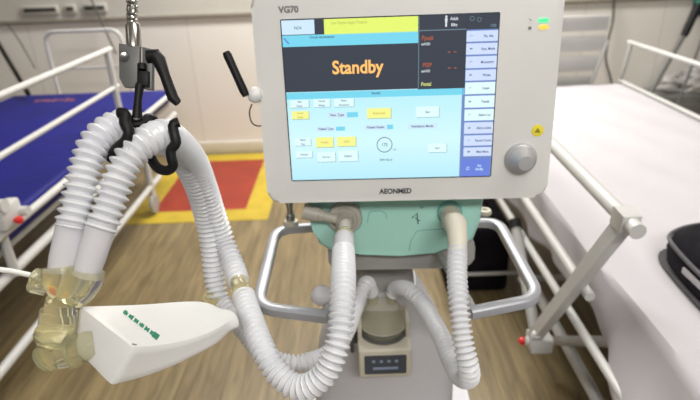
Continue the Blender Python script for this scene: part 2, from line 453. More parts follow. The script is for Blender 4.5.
button((428, 143.5, 446.5, 152), 'Start', S['btn'], S['tx'], .0024)
p = lo_(384.5, 144.5, YF); rr_ = (lo_(392, 144.5, YF).x - lo_(377, 144.5, YF).x) / 2
b = MB(); b.tube([(p.x + rr_ * math.cos(R(a)), YF - .0018, p.z + rr_ * math.sin(R(a))) for a in range(0, 360, 15)], .0006, 6, close=True); b.build('dial_icon', S['dk'], scr)
stext('170', 384.5, 144.5, .0040, S['tx'], .9); stext('cm', 394.5, 149, .0022, S['tx']); stext('IBW 66 kg', 386, 159.5, .0028, S['tx'], .9)
# side menu
spanel((461.5, 29, 504, 178), 'menu_column', S['side'], 2)
mys = [30.5, 43, 56, 69.5, 82, 95.5, 109, 122, 135, 147, 157.5]
mnames = ['Pat. Info', 'Vent. Mode', 'Monitoring', 'Waves', 'Loops', 'Trends', 'Alarm Log', 'Alarm Limits', 'Record Curve', 'Main Menu']
for i, nm in enumerate(mnames):
    a, c = mys[i], mys[i + 1] - 1.8
    k = (a - 20) / 150
    xl, xr = 466.5 - 3.8 * k, 499.5 - 10 * k
    spanel((xl, a, xr, c), 'menu_button', S['lil'] if i not in (4, 5, 6) else S['btn'], 3)
    stext(nm, xl + (xr - xl) * .68, (a + c) / 2, .0030, S['dk'], .78, 5, name='menu_text')
    b = MB(); q = lo_(xl + 5, (a + c) / 2, YF)
    b.box((q.x - .0018, YF - .0022, q.z - .0010), (q.x + .0018, YF - .0019, q.z + .0010)) if i % 2 else b.tube([(q.x - .0018, YF - .002, q.z - .001), (q.x, YF - .002, q.z + .0014), (q.x + .002, YF - .002, q.z)], .0003, 5)
    b.build('menu_icon', S['dk'] if i in (2, 9) else S['tx'], scr)
spanel((461, 158.5, 489, 176), 'standby_button', S['blue'], 3)
stext('End|Standby'.replace('|', '\n'), 479, 167, .0030, S['pale'], .7, 5, name='menu_text')
b = MB(); q = lo_(467.5, 168, YF); b.tube([(q.x + .0022 * math.cos(R(a)), YF - .0022, q.z + .0022 * math.sin(R(a))) for a in range(0, 360, 30)], .0004, 5, close=True); b.build('power_icon', S['pale'], scr)
# lettering on the housing
p = lo_(288.5, 9.8, YF); text('VG70', 'model_lettering', M['greyink'], vent, p.x, YF - .0002, p.z, .0082, 1.0, bold=.0006)
p = lo_(395.5, 191.3, YF); text('AEONMED', 'maker_lettering', M['ink'], vent, p.x, YF - .0002, p.z, .0078, .92, bold=.0004)
# indicator lamps and small marks
for (px, py, m, sx) in ((543.5, 20.3, screen_mat('lamp_green', (.10, .80, .30), 1.0), 1), (543.5, 27, screen_mat('lamp_amber', (.95, .60, .08), .9), .9)):
    p = lo_(px, py, YF); b = MB(); b.prism([(x, YF - .001, z) for x, z in rrect(p.x - .0075 * sx, p.z - .0032, p.x + .0075 * sx, p.z + .0032, .003, 4)], (0, .003, 0), .0006, 2); b.build('alarm_lamp', m, vent)
p = lo_(530.5, 20, YF); b = MB(); b.tube([(p.x - .002, YF - .0003, p.z + .002), (p.x + .002, YF - .0003, p.z - .001)], .0004, 6); b.box((p.x - .002, YF - .0006, p.z - .0125), (p.x + .002, YF, p.z - .0085)); b.build('panel_symbol', M['greyink'], vent)
# round sticker
p = lo_(537.5, 130.5, YF); b = MB(); b.lathe([(.0088, 0), (.0088, .0004), (.0080, .0006)], (p.x, YF, p.z), (0, -1, 0)); stk = b.build('warning_sticker', M['sticker'], vent)
b = MB(); b.prism([(p.x - .0045, YF - .0008, p.z - .003), (p.x + .0045, YF - .0008, p.z - .003), (p.x, YF - .0008, p.z + .0045)], (0, .0003, 0)); b.build('sticker_symbol', mat('olive_ink', (.25, .25, .03), .6), stk)
# control knob
p = lo_(520.5, 158, YF)
b = MB(); b.lathe([(.0232, 0), (.0238, .003), (.0225, .007), (.0205, .009), (.0200, .0095)], (p.x, YF, p.z), (0, -1, 0), 48)
kn = b.build('control_knob', M['knobm'], vent)
b = MB(); b.lathe([(.0195, .009), (.0185, .014), (.0125, .020), (.0115, .028), (.0105, .030), (0.0001, .0305)], (p.x, YF, p.z), (0, -1, 0), 48); b.build('knob_cap', M['knobm'], kn)

for o in [c for c in COL.objects if c.parent == vent]: o.matrix_basis = TILT @ o.matrix_basis
VM_NOW[0] = VMI
# mint body
YB = .015
bp_ = [(304, 196), (307, 210), (313, 232), (319, 245), (331, 252), (360, 254.5), (400, 256), (435, 253), (462, 247), (474, 240), (481, 222), (486, 196)]
out = [lo_(x, y, YB) for x, y in bp_]
out = [Vector((q.x, YB, q.z if i not in (0, len(out) - 1) else cz0 + .03)) for i, q in enumerate(out)]
b = MB(); b.prism(out, (0, .20, 0), .008, 4); b.build('body', M['green'], vent)
# moulded lines on the body
def gl(pts, name='body_groove', r=.0007, m='greend'):
    b = MB(); b.tube([(lambda q: (q.x, YB - .0002, q.z))(lo_(x, y, YB)) for x, y in pts], r, 6); return b.build(name, M[m], vent)
gl([(367, 223), (369, 213), (373, 211), (382, 211), (386, 214), (387, 219)])
gl([(409, 251), (411, 240), (417, 231), (430, 229.5), (450, 228.5)])
gl([(412, 218), (417, 213), (418, 224)], 'body_symbol', .0009, 'ink'); gl([(415, 218), (420, 221)], 'body_symbol', .0007, 'ink')
p = lo_(422, 207.5, YB); text('EXP', 'port_lettering', M['ink'], vent, p.x, YB - .0002, p.z, .0028)
p = lo_(377, 207, YB); text('INSP', 'port_lettering', M['greend'], vent, p.x, YB - .0002, p.z, .0026)
# grey lower body
q0 = lo_(328, 256, .04); q1 = lo_(474, 266, .04)
b = MB(); b.prism([(x, .04, z) for x, z in rrect(q0.x, q1.z - .004, q1.x, q0.z + .03, .018, 6)], (0, .16, 0), .006, 3); b.build('lower_body', M['grey'], vent)
# column and flared pedestal
cxm = lo_(383, 290, .12).x
b = MB()
def ringsec(z, hw, y0, y1, n=28, e=3.2):
    r = []
    for k in range(n):
        a = 2 * math.pi * k / n; c, s_ = math.cos(a), math.sin(a)
        r.append(b.b.verts.new((cxm + hw * math.copysign(abs(c) ** (2 / e), c), (y0 + y1) / 2 + (y1 - y0) / 2 * math.copysign(abs(s_) ** (2 / e), s_), z)))
    return r
def loft(secs):
    for A, B in zip(secs, secs[1:]):
        for k in range(len(A)): b.face([A[k], A[(k + 1) % len(A)], B[(k + 1) % len(A)], B[k]], True)
    b.face(list(reversed(secs[0]))); b.face(secs[-1])
loft([ringsec(z, hw, y0, y1) for z, hw, y0, y1 in ((.83, .062, .12, .22), (.70, .063, .12, .22), (.66, .068, .12, .23))])
b.build('column', M['grey'], vent)
b = MB()
loft([ringsec(z, hw, y0, y1) for z, hw, y0, y1 in ((.67, .070, .115, .24), (.63, .090, .11, .26), (.57, .118, .10, .28), (.50, .145, .09, .30), (.40, .160, .09, .31), (.16, .165, .08, .32))])
b.build('pedestal', M['pale'], vent)
b = MB(); b.prism([(x + cxm, y + .2, .10) for x, y in rrect(-.24, -.24, .24, .26, .08, 8)], (0, 0, .06), .012, 3); b.build('base_plate', M['pale'], vent)
for sx in (-1, 1):
    for sy in (-1, 1):
        o = Vector((cxm + sx * .19, .21 + sy * .19, .05))
        b = MB(); b.box(o + Vector((-.018, -.02, .01)), o + Vector((.018, .02, .052)), .004)
        c = b.build('caster', M['grey'], vent)
        b = MB(); b.lathe([(.02, -.014), (.048, -.012), (.05, 0), (.048, .012), (.02, .014)], o, (1, 0, 0), 28); b.build('wheel', M['black'], c)

# side handles: flat bars, world coordinates on a level plane
def hz(px, py, z=.815): return ax(px, py, z=z)
def rounded(pts, r=.03, n=8):
    P = [Vector(p) for p in pts]; o = [P[0]]
    for a, c, d in zip(P, P[1:], P[2:]):
        u = (a - c).normalized(); v = (d - c).normalized(); s_, e = c + u * r, c + v * r
        for k in range(n + 1):
            t = k / n; o.append(s_ * (1 - t) ** 2 + c * 2 * t * (1 - t) + e * t * t)
    return o + [P[-1]]
def bar(b, pts, w, h, r=.03):
    P = rounded(pts, r); n = len(P); rings = []
    for i, p in enumerate(P):
        t = (P[min(i + 1, n - 1)] - P[max(i - 1, 0)]).normalized()
        side = t.cross(Vector((0, 0, 1))).normalized()
        ring = []
        for k in range(12):
            a = 2 * math.pi * k / 12; c, s_ = math.cos(a), math.sin(a)
            ring.append(b.b.verts.new(p + side * w / 2 * math.copysign(abs(c) ** .55, c) + Vector((0, 0, h / 2 * math.copysign(abs(s_) ** .55, s_)))))
        rings.append(ring)
    for A, B in zip(rings, rings[1:]):
        for k in range(12): b.face([A[k], A[(k + 1) % 12], B[(k + 1) % 12], B[k]], True)
    b.face(list(reversed(rings[0]))); b.face(rings[-1])
b = MB(); bar(b, [hz(330, 226), hz(276, 230), hz(257, 308), hz(328, 317)], .019, .017, .035)
hl = attach(b.build('handle', M['handle'], None), vent)
b = MB(); bar(b, [hz(470, 223), hz(498, 222), hz(540, 299), hz(470, 313)], .019, .017, .035)
hr = attach(b.build('handle', M['handle'], None), vent)
for (px, py, h_) in ((321, 318, hl), (474, 314, hr)):
    b = MB(); e = hz(px, py); b.tube([e, e + Vector((.0 if px > 400 else .012, .04, -.005)), Vector((.08 + (.05 if px > 400 else -.05), .95, .81))], .007, 12)
    attach(b.build('handle_stay', M['grey'], None), vent)
for px, py, h_ in ((270, 222, 0), (0, 0, 0)):
    pass
# white round joint where the left handle ends
b = MB(); q = hz(321, 307, .82); b.lathe([(.0, -.016), (.010, -.013), (.0155, -.006), (.0165, 0), (.0155, .006), (.010, .013), (0, .016)], q + Vector((0, .03, 0)), (0, 0, 1), 24)
attach(b.build('handle_joint', M['cuff'], None), vent)
# washers and fittings on the handle bars
q = hz(484, 217); b = MB(); b.lathe([(.013, .007), (.014, .011), (.012, .016), (.006, .0165), (.005, .013)], q, (0, 0, 1), 28); attach(b.build('handle_cap', M['cream'], None), vent)
q = hz(291.5, 228)
b = MB(); b.lathe([(.0135, .008), (.0145, .012), (.013, .016), (.0085, .017), (.0085, .02)], q, (0, 0, 1), 28); attach(b.build('handle_cap', M['cream'], None), vent)
b = MB(); b.lathe([(.0085, .016), (.0085, .028), (.0075, .03), (.0055, .032), (.0055, .046), (.0068, .047), (.0068, .058)], q, (0, 0, 1), 24); attach(b.build('gas_fitting', M['chrome'], None), vent)
# left port: flange, side tube, nozzle
pL = lo_(345, 216, YB); pL.y = YB
b = MB(); b.lathe([(.0285, 0), (.0290, .008), (.0265, .013), (.0215, .0145), (.0205, .0125), (.0160, .012), (.0150, .016), (.0135, .030), (0, .031)], pL, (0, -1, 0), 40)
prt = b.build('breathing_port', M['taupe'], vent)
b = MB(); s0 = pL + Vector((-.012, -.016, .002)); s1 = lo_(303, 211, YB - .016); s1.y = YB - .016
b.tube([s0, s0.lerp(s1, .4), s0.lerp(s1, .41), s0.lerp(s1, .55), s0.lerp(s1, .56), s1], [.0085, .0085, .0105, .0105, .0125, .0135], 20); b.build('side_tube', M['taupe'], prt)
PLW = vent.matrix_basis @ pL
b = MB(); b.tube([PLW + Vector((0, -.022, 0)), pd(344.5, 226, .825), pd(344.3, 236, .812)], [.0090, .0098, .0105], 20); nzz = attach(b.build('nozzle', M['taupe'], None), vent)
nzz.data.transform(Matrix()); nzz.parent = prt
# right port
pR = lo_(449.5, 212, YB); pR.y = YB
b = MB(); b.lathe([(.0205, 0), (.0205, .005), (.0180, .008), (.0165, .008), (.0150, .004)], pR, (0, -1, 0), 36); prt2 = b.build('breathing_port', M['greend'], vent)
# locking lever on the left edge of the display
q = pd(252, 95, .79); qe = pd(226, 52, .77)
b = MB(); b.lathe([(0, -.011), (.008, -.0085), (.0115, -.003), (.0115, .003), (.008, .0085), (0.0, .011)], q + Vector((.004, 0, 0)), (1, 0, 0), 24)
b.tube([q, q + Vector((.03, .03, 0))], .008, 12)
lk = attach(b.build('lever_hub', M['case'], None), vent)
b = MB(); m0 = pd(246, 96, .78)
b.tube([m0, m0.lerp(qe, .12), m0.lerp(qe, .5), m0.lerp(qe, .92), qe], [.0050, .0062, .0058, .0062, .0050], 14); l2 = attach(b.build('locking_lever', M['black'], None), vent)
b = MB(); b.tube(spline([pd(252, 104, .80), pd(249.5, 112, .80), pd(251.5, 122, .80), pd(258, 126, .81), pd(268, 124, .83)], .004), .0011, 8); attach(b.build('sensor_cable', M['cable'], None), vent)

# ------------------------------------------------------------------ humidifier
hum = empty('humidifier', ax(385, 378, y=.82) * 1.0)
hum.location.z -= .0
tag(hum, 'cream heated humidifier with clear water chamber, mounted in front of the ventilator column', 'humidifier')
hx0 = ax(358.5, 362, y=.82).x; hx1 = ax(412, 362, y=.82).x; hzb = ax(385, 378, y=.82).z; hzt = ax(385, 350, y=.82).z
hcx = (hx0 + hx1) / 2
b = MB(); b.box((hx0, .82, hzb), (hx1, .935, hzt), .006, 3); attach(b.build('housing', M['cream']), hum)
fr = prect  # noqa
b = MB(); a0 = ax(364.5, 364, y=.8195); a1 = ax(406.5, 364, y=.8195); zb = ax(385, 373.5, y=.8195).z; zt = ax(385, 355.5, y=.8195).z
b.prism([(x, .8185, z) for x, z in rrect(a0.x, zb, a1.x, zt, .003, 4)], (0, .004, 0)); fpn = attach(b.build('display_panel', mat('slate_panel', (.07, .08, .10), .4)), hum)
b = MB()
for i in range(4):
    xx = a0.x + (a1.x - a0.x) * (.22 + i * .18); zc = zt - (zt - zb) * .3
    b.box((xx - .003, .8175, zc - .0028), (xx + .003, .819, zc + .0028))
b.box((a0.x + (a1.x - a0.x) * .2, .8175, zb + (zt - zb) * .26), (a0.x + (a1.x - a0.x) * .8, .819, zb + (zt - zb) * .38))
attach(b.build('panel_symbol', mat('pale_blue_print', (.28, .34, .50), .5)), fpn)
# raised cheeks on both sides of the chamber
for sx, xx in ((-1, hx0), (1, hx1)):
    b = MB(); b.box((xx if sx < 0 else xx - .009, .855, hzt - .006), (xx + .009 if sx < 0 else xx, .945, hzt + .035), .003, 2); attach(b.build('chamber_guide', M['cream']), hum)
ch = Vector((hcx, .880, hzt + .001)); cr = .0455
b = MB(); b.lathe([(cr, 0), (cr + .003, .001), (cr + .003, .005), (cr, .006)], ch, (0, 0, 1), 40); attach(b.build('heater_plate', M['steel']), hum)
b = MB(); b.lathe([(cr - .001, .006), (cr, .020), (cr - .0005, .032), (cr - .004, .043), (cr - .010, .052), (cr - .019, .060), (cr - .030, .065), (.004, .067)], ch, (0, 0, 1), 40)
chm = attach(b.build('water_chamber', M['smoke']), hum)
b = MB(); b.lathe([(cr + .0002, .019), (cr + .0022, .0205), (cr + .0002, .022)], ch, (0, 0, 1), 40); attach(b.build('chamber_ring', M['taupe']), chm)
b = MB(); b.lathe([(cr - .002, .0065), (cr - .002, .018)], ch, (0, 0, 1), 40); attach(b.build('water', mat('water', (.6, .65, .55), .05, trans=.9, ior=1.33)), chm)
portA = Vector((hcx - .018, .885, hzt + .062)); portB = Vector((hcx + .018, .885, hzt + .062))
for p_ in (portA, portB):
    b = MB(); b.tube([p_, p_ + Vector((0, 0, .025))], .0095, 16); attach(b.build('chamber_port', M['smoke']), hum)
b = MB(); b.box((hx0 - .018, .90, hzb + .02), (hx0 + .001, .93, hzb + .045), .003); b.tube([(hx0 - .012, .90, hzb + .0), (hx0 - .012, .90, hzb + .05)], .004, 10)
b.box((hx0 - .002, .93, hzb + .01), (hx1 + .002, .96, hzt)); attach(b.build('mount_bracket', M['steel']), hum)

# ------------------------------------------------------------------ breathing hoses
def hose(name, pts, r=.0142, pitch=.0084, amp=.0027, label='', group=None, cuffs=(), n=22):
    path = spline(pts, pitch / 8)
    rad = []
    for i in range(len(path)):
        t = (i % 8) / 8
        rad.append(r - amp * .8 + 2 * amp * (.5 - .5 * math.cos(2 * math.pi * t)) ** .85)
    rt = empty(name, path[0]); tag(rt, label, 'breathing hose', 'corrugated breathing hoses')
    b = MB(); b.tube(path, rad, n); attach(b.build('corrugated_tube', M['hose']), rt)
    for nm, pa, ra, m in cuffs:
        b = MB(); b.tube(pa, ra, 24); attach(b.build(nm, M[m]), rt)
    return rt

# expiratory hose: left port -> loop -> amber joint -> right-hand hook -> cuff
nz = PLW + Vector((0, -.022, 0))
A1 = [pd(343.5, 250, .79), pd(343.5, 280, .715), pd(342, 310, .68), pd(337, 345, .665), pd(323, 376, .665), pd(300, 388, .675), pd(278, 374, .69), pd(263, 349, .71), pd(251, 318, .75), pd(243.5, 296, .79)]
hose('breathing_hose', A1, .0136, label='milky corrugated hose looping from the left port down to the amber joint',
     cuffs=[('hose_cuff', [pd(344.3, 235, .814), pd(344, 238, .808), pd(344, 246, .795), pd(343.7, 254, .785)], [.0115, .0150, .0155, .0150], 'cuff'), ('hose_ring', [pd(344.4, 232, .818), pd(344.3, 237, .811)], [.0130, .0140], 'amber'),
            ('hose_joint', [pd(244, 298, .785), pd(241, 289, .80), pd(238.5, 281, .815)], [.0125, .0135, .0125], 'amber')])
A2 = [pn(239, 283, .815), pn(232, 262, .85), pn(223, 238, .86), pn(214, 212, .84), pn(206, 188, .79), pn(196, 163, .71), pn(183, 146, .62), pn(166, 134.5, .54), pn(150, 139, .495), pn(134, 152, .475), pn(122, 171, .465), pn(114, 192, .46), pn(106, 214, .455), pn(100, 230, .452)]
hose('breathing_hose', A2, .0142, pitch=.0086, label='front corrugated hose held by the right-hand black hook above the wye connector',
     cuffs=[('hose_cuff', [pn(103, 221, .453), pn(97, 240, .452), pn(90, 262, .452), pn(85, 276, .452)], [.0150, .0148, .0140, .0135], 'cuff')])
# inspiratory hose: humidifier -> behind -> hook -> cuff
B1 = [portA + Vector((0, 0, .018)), portA + Vector((-.006, -.004, .034)), pd(366, 284, .99), pd(356, 306, .96), pd(346, 332, .90), pd(330, 353, .84), pd(305, 363, .80), pd(280, 362, .80), pd(260, 350, .82), pd(245, 332, .84), pd(231, 314, .86), pd(221, 300, .87)]
hose('breathing_hose', B1, .0120, pitch=.0075, amp=.0021, label='corrugated hose from the water chamber passing behind the left loop and the white test lung')
B2 = [pn(218, 298, .87), pn(214, 275, .87), pn(211, 245, .86), pn(205, 215, .84), pn(197, 188, .78), pn(186, 164, .71), pn(170, 143, .64), pn(148, 130, .57), pn(124, 125, .51), pn(107, 131, .485), pn(94, 145, .47), pn(86, 166, .462), pn(81, 188, .457), pn(75, 212, .453), pn(71, 228, .45)]
hose('breathing_hose', B2, .0142, pitch=.0086, label='rear corrugated hose held by the left-hand black hook above the wye connector',
     cuffs=[('hose_cuff', [pn(73, 219, .453), pn(69, 238, .452), pn(64, 258, .452), pn(62, 272, .452)], [.0150, .0150, .0145, .0140], 'cuff'),
            ('water_trap', [pn(205, 293, .865), pn(212, 298, .865), pn(219, 300, .87)], [.009, .012, .012], 'amber')])
# right hose
nzR = vent.matrix_basis @ (pR + Vector((0, -.002, 0)))
C1 = [pd(457.5, 248, .80), pd(457, 275, .77), pd(459, 305, .745), pd(463, 340, .735), pd(468, 364, .735), pd(469, 377, .75), pd(460, 376, .785), pd(450, 358, .82), pd(440, 334, .87), pd(425, 308, .945), pd(409, 290, .98), portB + Vector((.008, -.004, .034)), portB + Vector((0, 0, .018))]
hose('breathing_hose', C1, .0120, pitch=.0078, amp=.0024, label='corrugated hose from the right port down and back up to the water chamber',
     cuffs=[('hose_cuff', [nzR, nzR + Vector((0, -.026, -.004)), pd(455, 224, .83), pd(457, 233, .815), pd(457.5, 243, .805), pd(457.5, 252, .797)], [.0165, .0175, .0175, .0150, .0145, .0130], 'cream')])

# ------------------------------------------------------------------ wye connector with sampling line
KS[0] = 1.24
wy = empty('wye_connector', pn(70, 290, .452))
tag(wy, 'yellowish clear wye connector joining two milky hoses at lower left', 'connector')
b = MB()
b.tube([pn(63, 266, .452), pn(64, 276, .452), pn(67, 287, .452), pn(69, 297, .452)], [.0155, .0165, .0160, .0120], 24)
b.tube([pn(86, 270, .452), pn(84, 279, .452), pn(78, 289, .452), pn(71, 300, .452)], [.0150, .0160, .0150, .0115], 24)
attach(b.build('wye_body', M['amber']), wy)
b = MB(); b.tube([pn(52, 282, .445), pn(40, 278, .44), pn(39, 278, .44), pn(34, 276, .44)], [.005, .005, .0075, .007], 16); b.tube([pn(46, 290, .445), pn(34, 286, .44), pn(30, 285, .44)], [.005, .006, .005], 14)
attach(b.build('sampling_port', M['amber']), wy)
b = MB(); b.tube([pn(62, 299, .452), pn(60, 310, .455), pn(59, 311, .455), pn(57, 330, .458), pn(56, 332, .458), pn(55, 338, .459)], [.0120, .0125, .0145, .0148, .0160, .0160], 28)
attach(b.build('swivel_sleeve', M['amber']), wy)
b = MB(); b.tube(spline([pn(55, 337, .459), pn(53, 350, .46), pn(62, 354, .46), pn(80, 348, .462), pn(98, 343, .468)], .004), .0125, 24)
attach(b.build('elbow', M['amber']), wy)
b = MB(); b.tube([pn(57, 334, .458), pn(56, 337, .459)], .0175, 28); b.tube([pn(72, 351, .461), pn(76, 350, .461)], .0150, 28); b.tube([pn(48, 357, .455), pn(44, 360, .455)], .012, 18)
attach(b.build('connector_ring', M['amber']), wy)
sl = empty('sampling_line', pn(33, 276, .44)); tag(sl, 'thin pale gas sampling line running left from the wye connector', 'tube')
b = MB(); b.tube(spline([pn(36, 276.5, .44), pn(20, 273, .43), pn(2, 270, .42), pn(-30, 268, .40)], .006), .0022, 10); attach(b.build('line', M['wire']), sl)

KS[0] = 1.0
# ------------------------------------------------------------------ test lung
tl = empty('test_lung', pn(150, 342, .5)); tag(tl, 'white box-shaped test lung bag with green print hanging at lower left', 'test lung')
secs = [[(78, 305, .475), (134, 347, .425), (111, 387, .425), (74, 348, .475)],
        [(108, 304, .50), (158, 346, .455), (142, 379, .455), (104, 352, .50)],
        [(148, 303, .535), (183, 342, .49), (174, 367, .49), (146, 350, .535)],
        [(190, 299, .57), (212, 333, .53), (207, 350, .53), (188, 335, .57)],
        [(220, 302, .60), (234, 319, .575), (232, 336, .575), (216, 320, .60)],
        [(229, 306, .605), (240, 319, .585), (239, 332, .585), (228, 322, .605)]]
b = MB(); rings = []
for s_ in secs:
    rings.append([b.b.verts.new(pn(*q)) for q in s_])
for A, B in zip(rings, rings[1:]):
    for k in range(4): b.face([A[k], A[(k + 1) % 4], B[(k + 1) % 4], B[k]], True)
b.face(list(reversed(rings[0]))); b.face(rings[-1])
cl = b.b.edges.layers.float.new('crease_edge')
rs = [set(r) for r in rings]
for e in b.b.edges:
    v0, v1 = e.verts
    if v0 in rs[0] and v1 in rs[0]: e[cl] = .95
    elif v0 in rs[-1] and v1 in rs[-1]: e[cl] = .7
    elif (v0 in rs[0]) != (v1 in rs[0]): e[cl] = .85
    else:
        for i in range(1, 4):
            if (v0 in rs[i] and v1 in rs[i + 1]) or (v1 in rs[i] and v0 in rs[i + 1]): e[cl] = .85 - .08 * i
bag = attach(b.build('bag', M['lung']), tl)
for p_ in bag.data.polygons: p_.use_smooth = True
sd = bag.modifiers.new('round', 'SUBSURF'); sd.levels = 3; sd.render_levels = 3
# green print lying on the bag's upper face (built along the face between its two long edges)
def facept(u, v, off=.0007):
    i = min(int(u * 5), 4); f = u * 5 - i
    a = pn(*secs[i][0]).lerp(pn(*secs[i + 1][0]), f); c = pn(*secs[i][1]).lerp(pn(*secs[i + 1][1]), f)
    p = a.lerp(c, v)
    n = (pn(*secs[i + 1][0]) - pn(*secs[i][0])).cross(pn(*secs[i][1]) - pn(*secs[i][0])).normalized()
    if n.z < 0: n = -n
    return p, n
bpy.context.view_layer.update()
dgr = bpy.context.evaluated_depsgraph_get(); bev_ = bag.evaluated_get(dgr)
bi = bag.matrix_basis.inverted()
def onbag(px, py, off=.0004):
    o = CO - tl.location; r = ray(px, py).normalized()
    ok, loc, nor, _ = bev_.ray_cast(o, r)
    return (loc + nor * off + tl.location) if ok else None
b = MB()
import itertools
ncol = 26; pts = []
for i in range(ncol + 1):
    t = i / ncol; px = 123.5 + (158 - 123.5) * t; py = 311.5 + (338 - 311.5) * t
    pts.append((px, py))
for i in range(ncol):
    if i % 4 == 3 and i < 21: continue
    w = ((1.5, 1.9, 1.2, 1.7, 1.4)[i % 5] if i < 21 else 2.4)
    if i == 21: w = 1.6
    q = [onbag(pts[i][0] + w * .8, pts[i][1] - w), onbag(pts[i + 1][0] + w * .8, pts[i + 1][1] - w), onbag(pts[i + 1][0] - w * .6, pts[i + 1][1] + w), onbag(pts[i][0] - w * .6, pts[i][1] + w)]
    if all(q): b.face([b.b.verts.new(x) for x in q])
attach(b.build('green_print', M['greenink']), tl)
b = MB()
q = [onbag(132, 343.5), onbag(137, 344.5), onbag(136, 346), onbag(131.5, 345)]
if all(q): b.face([b.b.verts.new(x) for x in q])
attach(b.build('grey_mark', M['greyink']), tl)

# ------------------------------------------------------------------ hose support arm
KS[0] = 1.2
sa = empty('hose_support_arm', pn(133, 60, .5)); tag(sa, 'chrome support arm with grey clamp plate and black hanger holding both hoses', 'support arm')
top = pn(131.5, -2, .50); mid = pn(132.5, 30, .50)
b = MB(); pa = spline([mid, mid.lerp(top, .5), top, top + Vector((.002, .0, .08)), top + Vector((.02, .06, .17)), top + Vector((.12, .25, .22)), Vector((.02, .93, 1.42)), Vector((.05, .93, 1.2))], .0018)
b.tube(pa, [.0045 + (.0009 if i % 3 == 0 else 0) for i in range(len(pa))], 14); attach(b.build('gooseneck', M['chrome']), sa)
b = MB(); b.tube([pn(132.5, 24, .50), pn(133, 26, .50), pn(134, 48, .50)], [.0055, .0066, .0066], 20); b.tube([pn(138, 27, .503), pn(139.5, 48, .503)], .0022, 10); attach(b.build('sleeve', M['chrome']), sa)
def plate(b, px, d0, th, bev=.0008):
    P = [pn(x, y, d0) for x, y in px]; n = (P[1] - P[0]).cross(P[2] - P[0]).normalized()
    if n.dot(ray(350, 200)) < 0: n = -n
    b.prism(P, n * th, bev, 2)
b = MB(); plate(b, [(118.5, 43), (139.5, 46), (139.5, 88), (124, 87), (119, 78)], .490, .006); pl = attach(b.build('clamp_plate', M['steel']), sa)
b = MB(); plate(b, [(142, 46.5), (152.5, 49), (152, 90), (142, 88)], .492, .008); attach(b.build('clamp_plate', M['steel']), sa)
b = MB(); q = pn(124.5, 56.5, .489); dn = (CO - q).normalized(); b.lathe([(.0045, 0), (.0045, .002), (.0035, .0038), (0, .0045)], q, dn, 20); attach(b.build('bolt', M['chrome']), pl)
b = MB(); plate(b, [(137, 70), (148, 71), (148, 86), (136.5, 85)], .484, .008); b.tube([pn(142, 70, .486), pn(142, 64, .487)], .004, 12)
b.tube([pn(140, 84, .488), pn(138, 100, .488), pn(137, 118, .49)], [.0040, .0034, .0046], 14); hg = attach(b.build('hanger', M['black']), sa)
b = MB(); h0 = pn(153, 56, .49)
b.tube([h0 + Vector((-.006, .0, 0)), h0 + Vector((.006, 0, 0))], .006, 18)
b.tube([pn(155, 56, .487), pn(159, 60, .487), pn(165, 76, .487), pn(173, 98, .487), pn(178, 103, .487)], [.0062, .0060, .0046, .0050, .0036], 16); attach(b.build('clamp_lever', M['black']), sa)
KS[0] = 1.0
def strap(px, d, w=.006, th=.0022):
    w *= 1.2; th *= 1.2
    P = spline([pn(x, y, d + dd) for x, y, dd in px], .003); rings = []
    b = MB(); vd = ray(140, 140).normalized()
    for i, p in enumerate(P):
        t = (P[min(i + 1, len(P) - 1)] - P[max(i - 1, 0)]).normalized(); s_ = t.cross(vd).normalized(); f = s_.cross(t).normalized()
        ring = []
        for k in range(10):
            a = 2 * math.pi * k / 10; ring.append(b.b.verts.new(p + s_ * th * math.cos(a) + f * w * math.sin(a)))
        rings.append(ring)
    for A, B in zip(rings, rings[1:]):
        for k in range(10): b.face([A[k], A[(k + 1) % 10], B[(k + 1) % 10], B[k]], True)
    b.face(list(reversed(rings[0]))); b.face(rings[-1])
    return b
strap([(179, 122, -.02), (173, 125, -.022), (174.5, 135, -.025), (176, 143, -.024), (171, 150, -.022), (171.5, 158, -.02), (173, 166, -.016), (167, 170.5, -.008), (158, 168, .0), (152, 160, .01), (147, 148, .016), (141, 132, .0), (137, 118, -.012)], .515, .005, .0046).build('hose_hook', M['black'], None)
hk = bpy.context.scene.objects[-1] if False else [o for o in COL.objects if o.name.startswith('hose_hook')][-1]; attach(hk, sa)
o = strap([(119, 113, -.02), (125, 114, -.022), (125, 123, -.026), (129, 132, -.026), (126, 141, -.024), (119, 147, -.020), (114, 153, -.014), (112, 161, -.008)], .490, .005, .0050).build('hose_hook', M['black'], None); attach(o, sa)
o = strap([(126, 114, -.016), (131, 122, -.008), (137, 124, -.004), (143, 122, .0), (148, 117, .01), (154, 119, .02), (157, 126, .03)], .50, .005, .0036).build('hook_bridge', M['black'], None); attach(o, sa)

# ------------------------------------------------------------------ right hospital bed
def bed_tube(root, name, pts, r, m, sub=None, n=14, rr=None):
    b = MB(); b.tube(rounded(pts, rr) if rr and len(pts) > 2 else pts, r, n); return attach(b.build(name, M[m]), sub or root)
rb = empty('hospital_bed', (1.02, 2.0, 0))
tag(rb, 'white-framed hospital bed on the right with folding side rails and white sheet', 'bed', None)
XN, XF = .545, 1.51
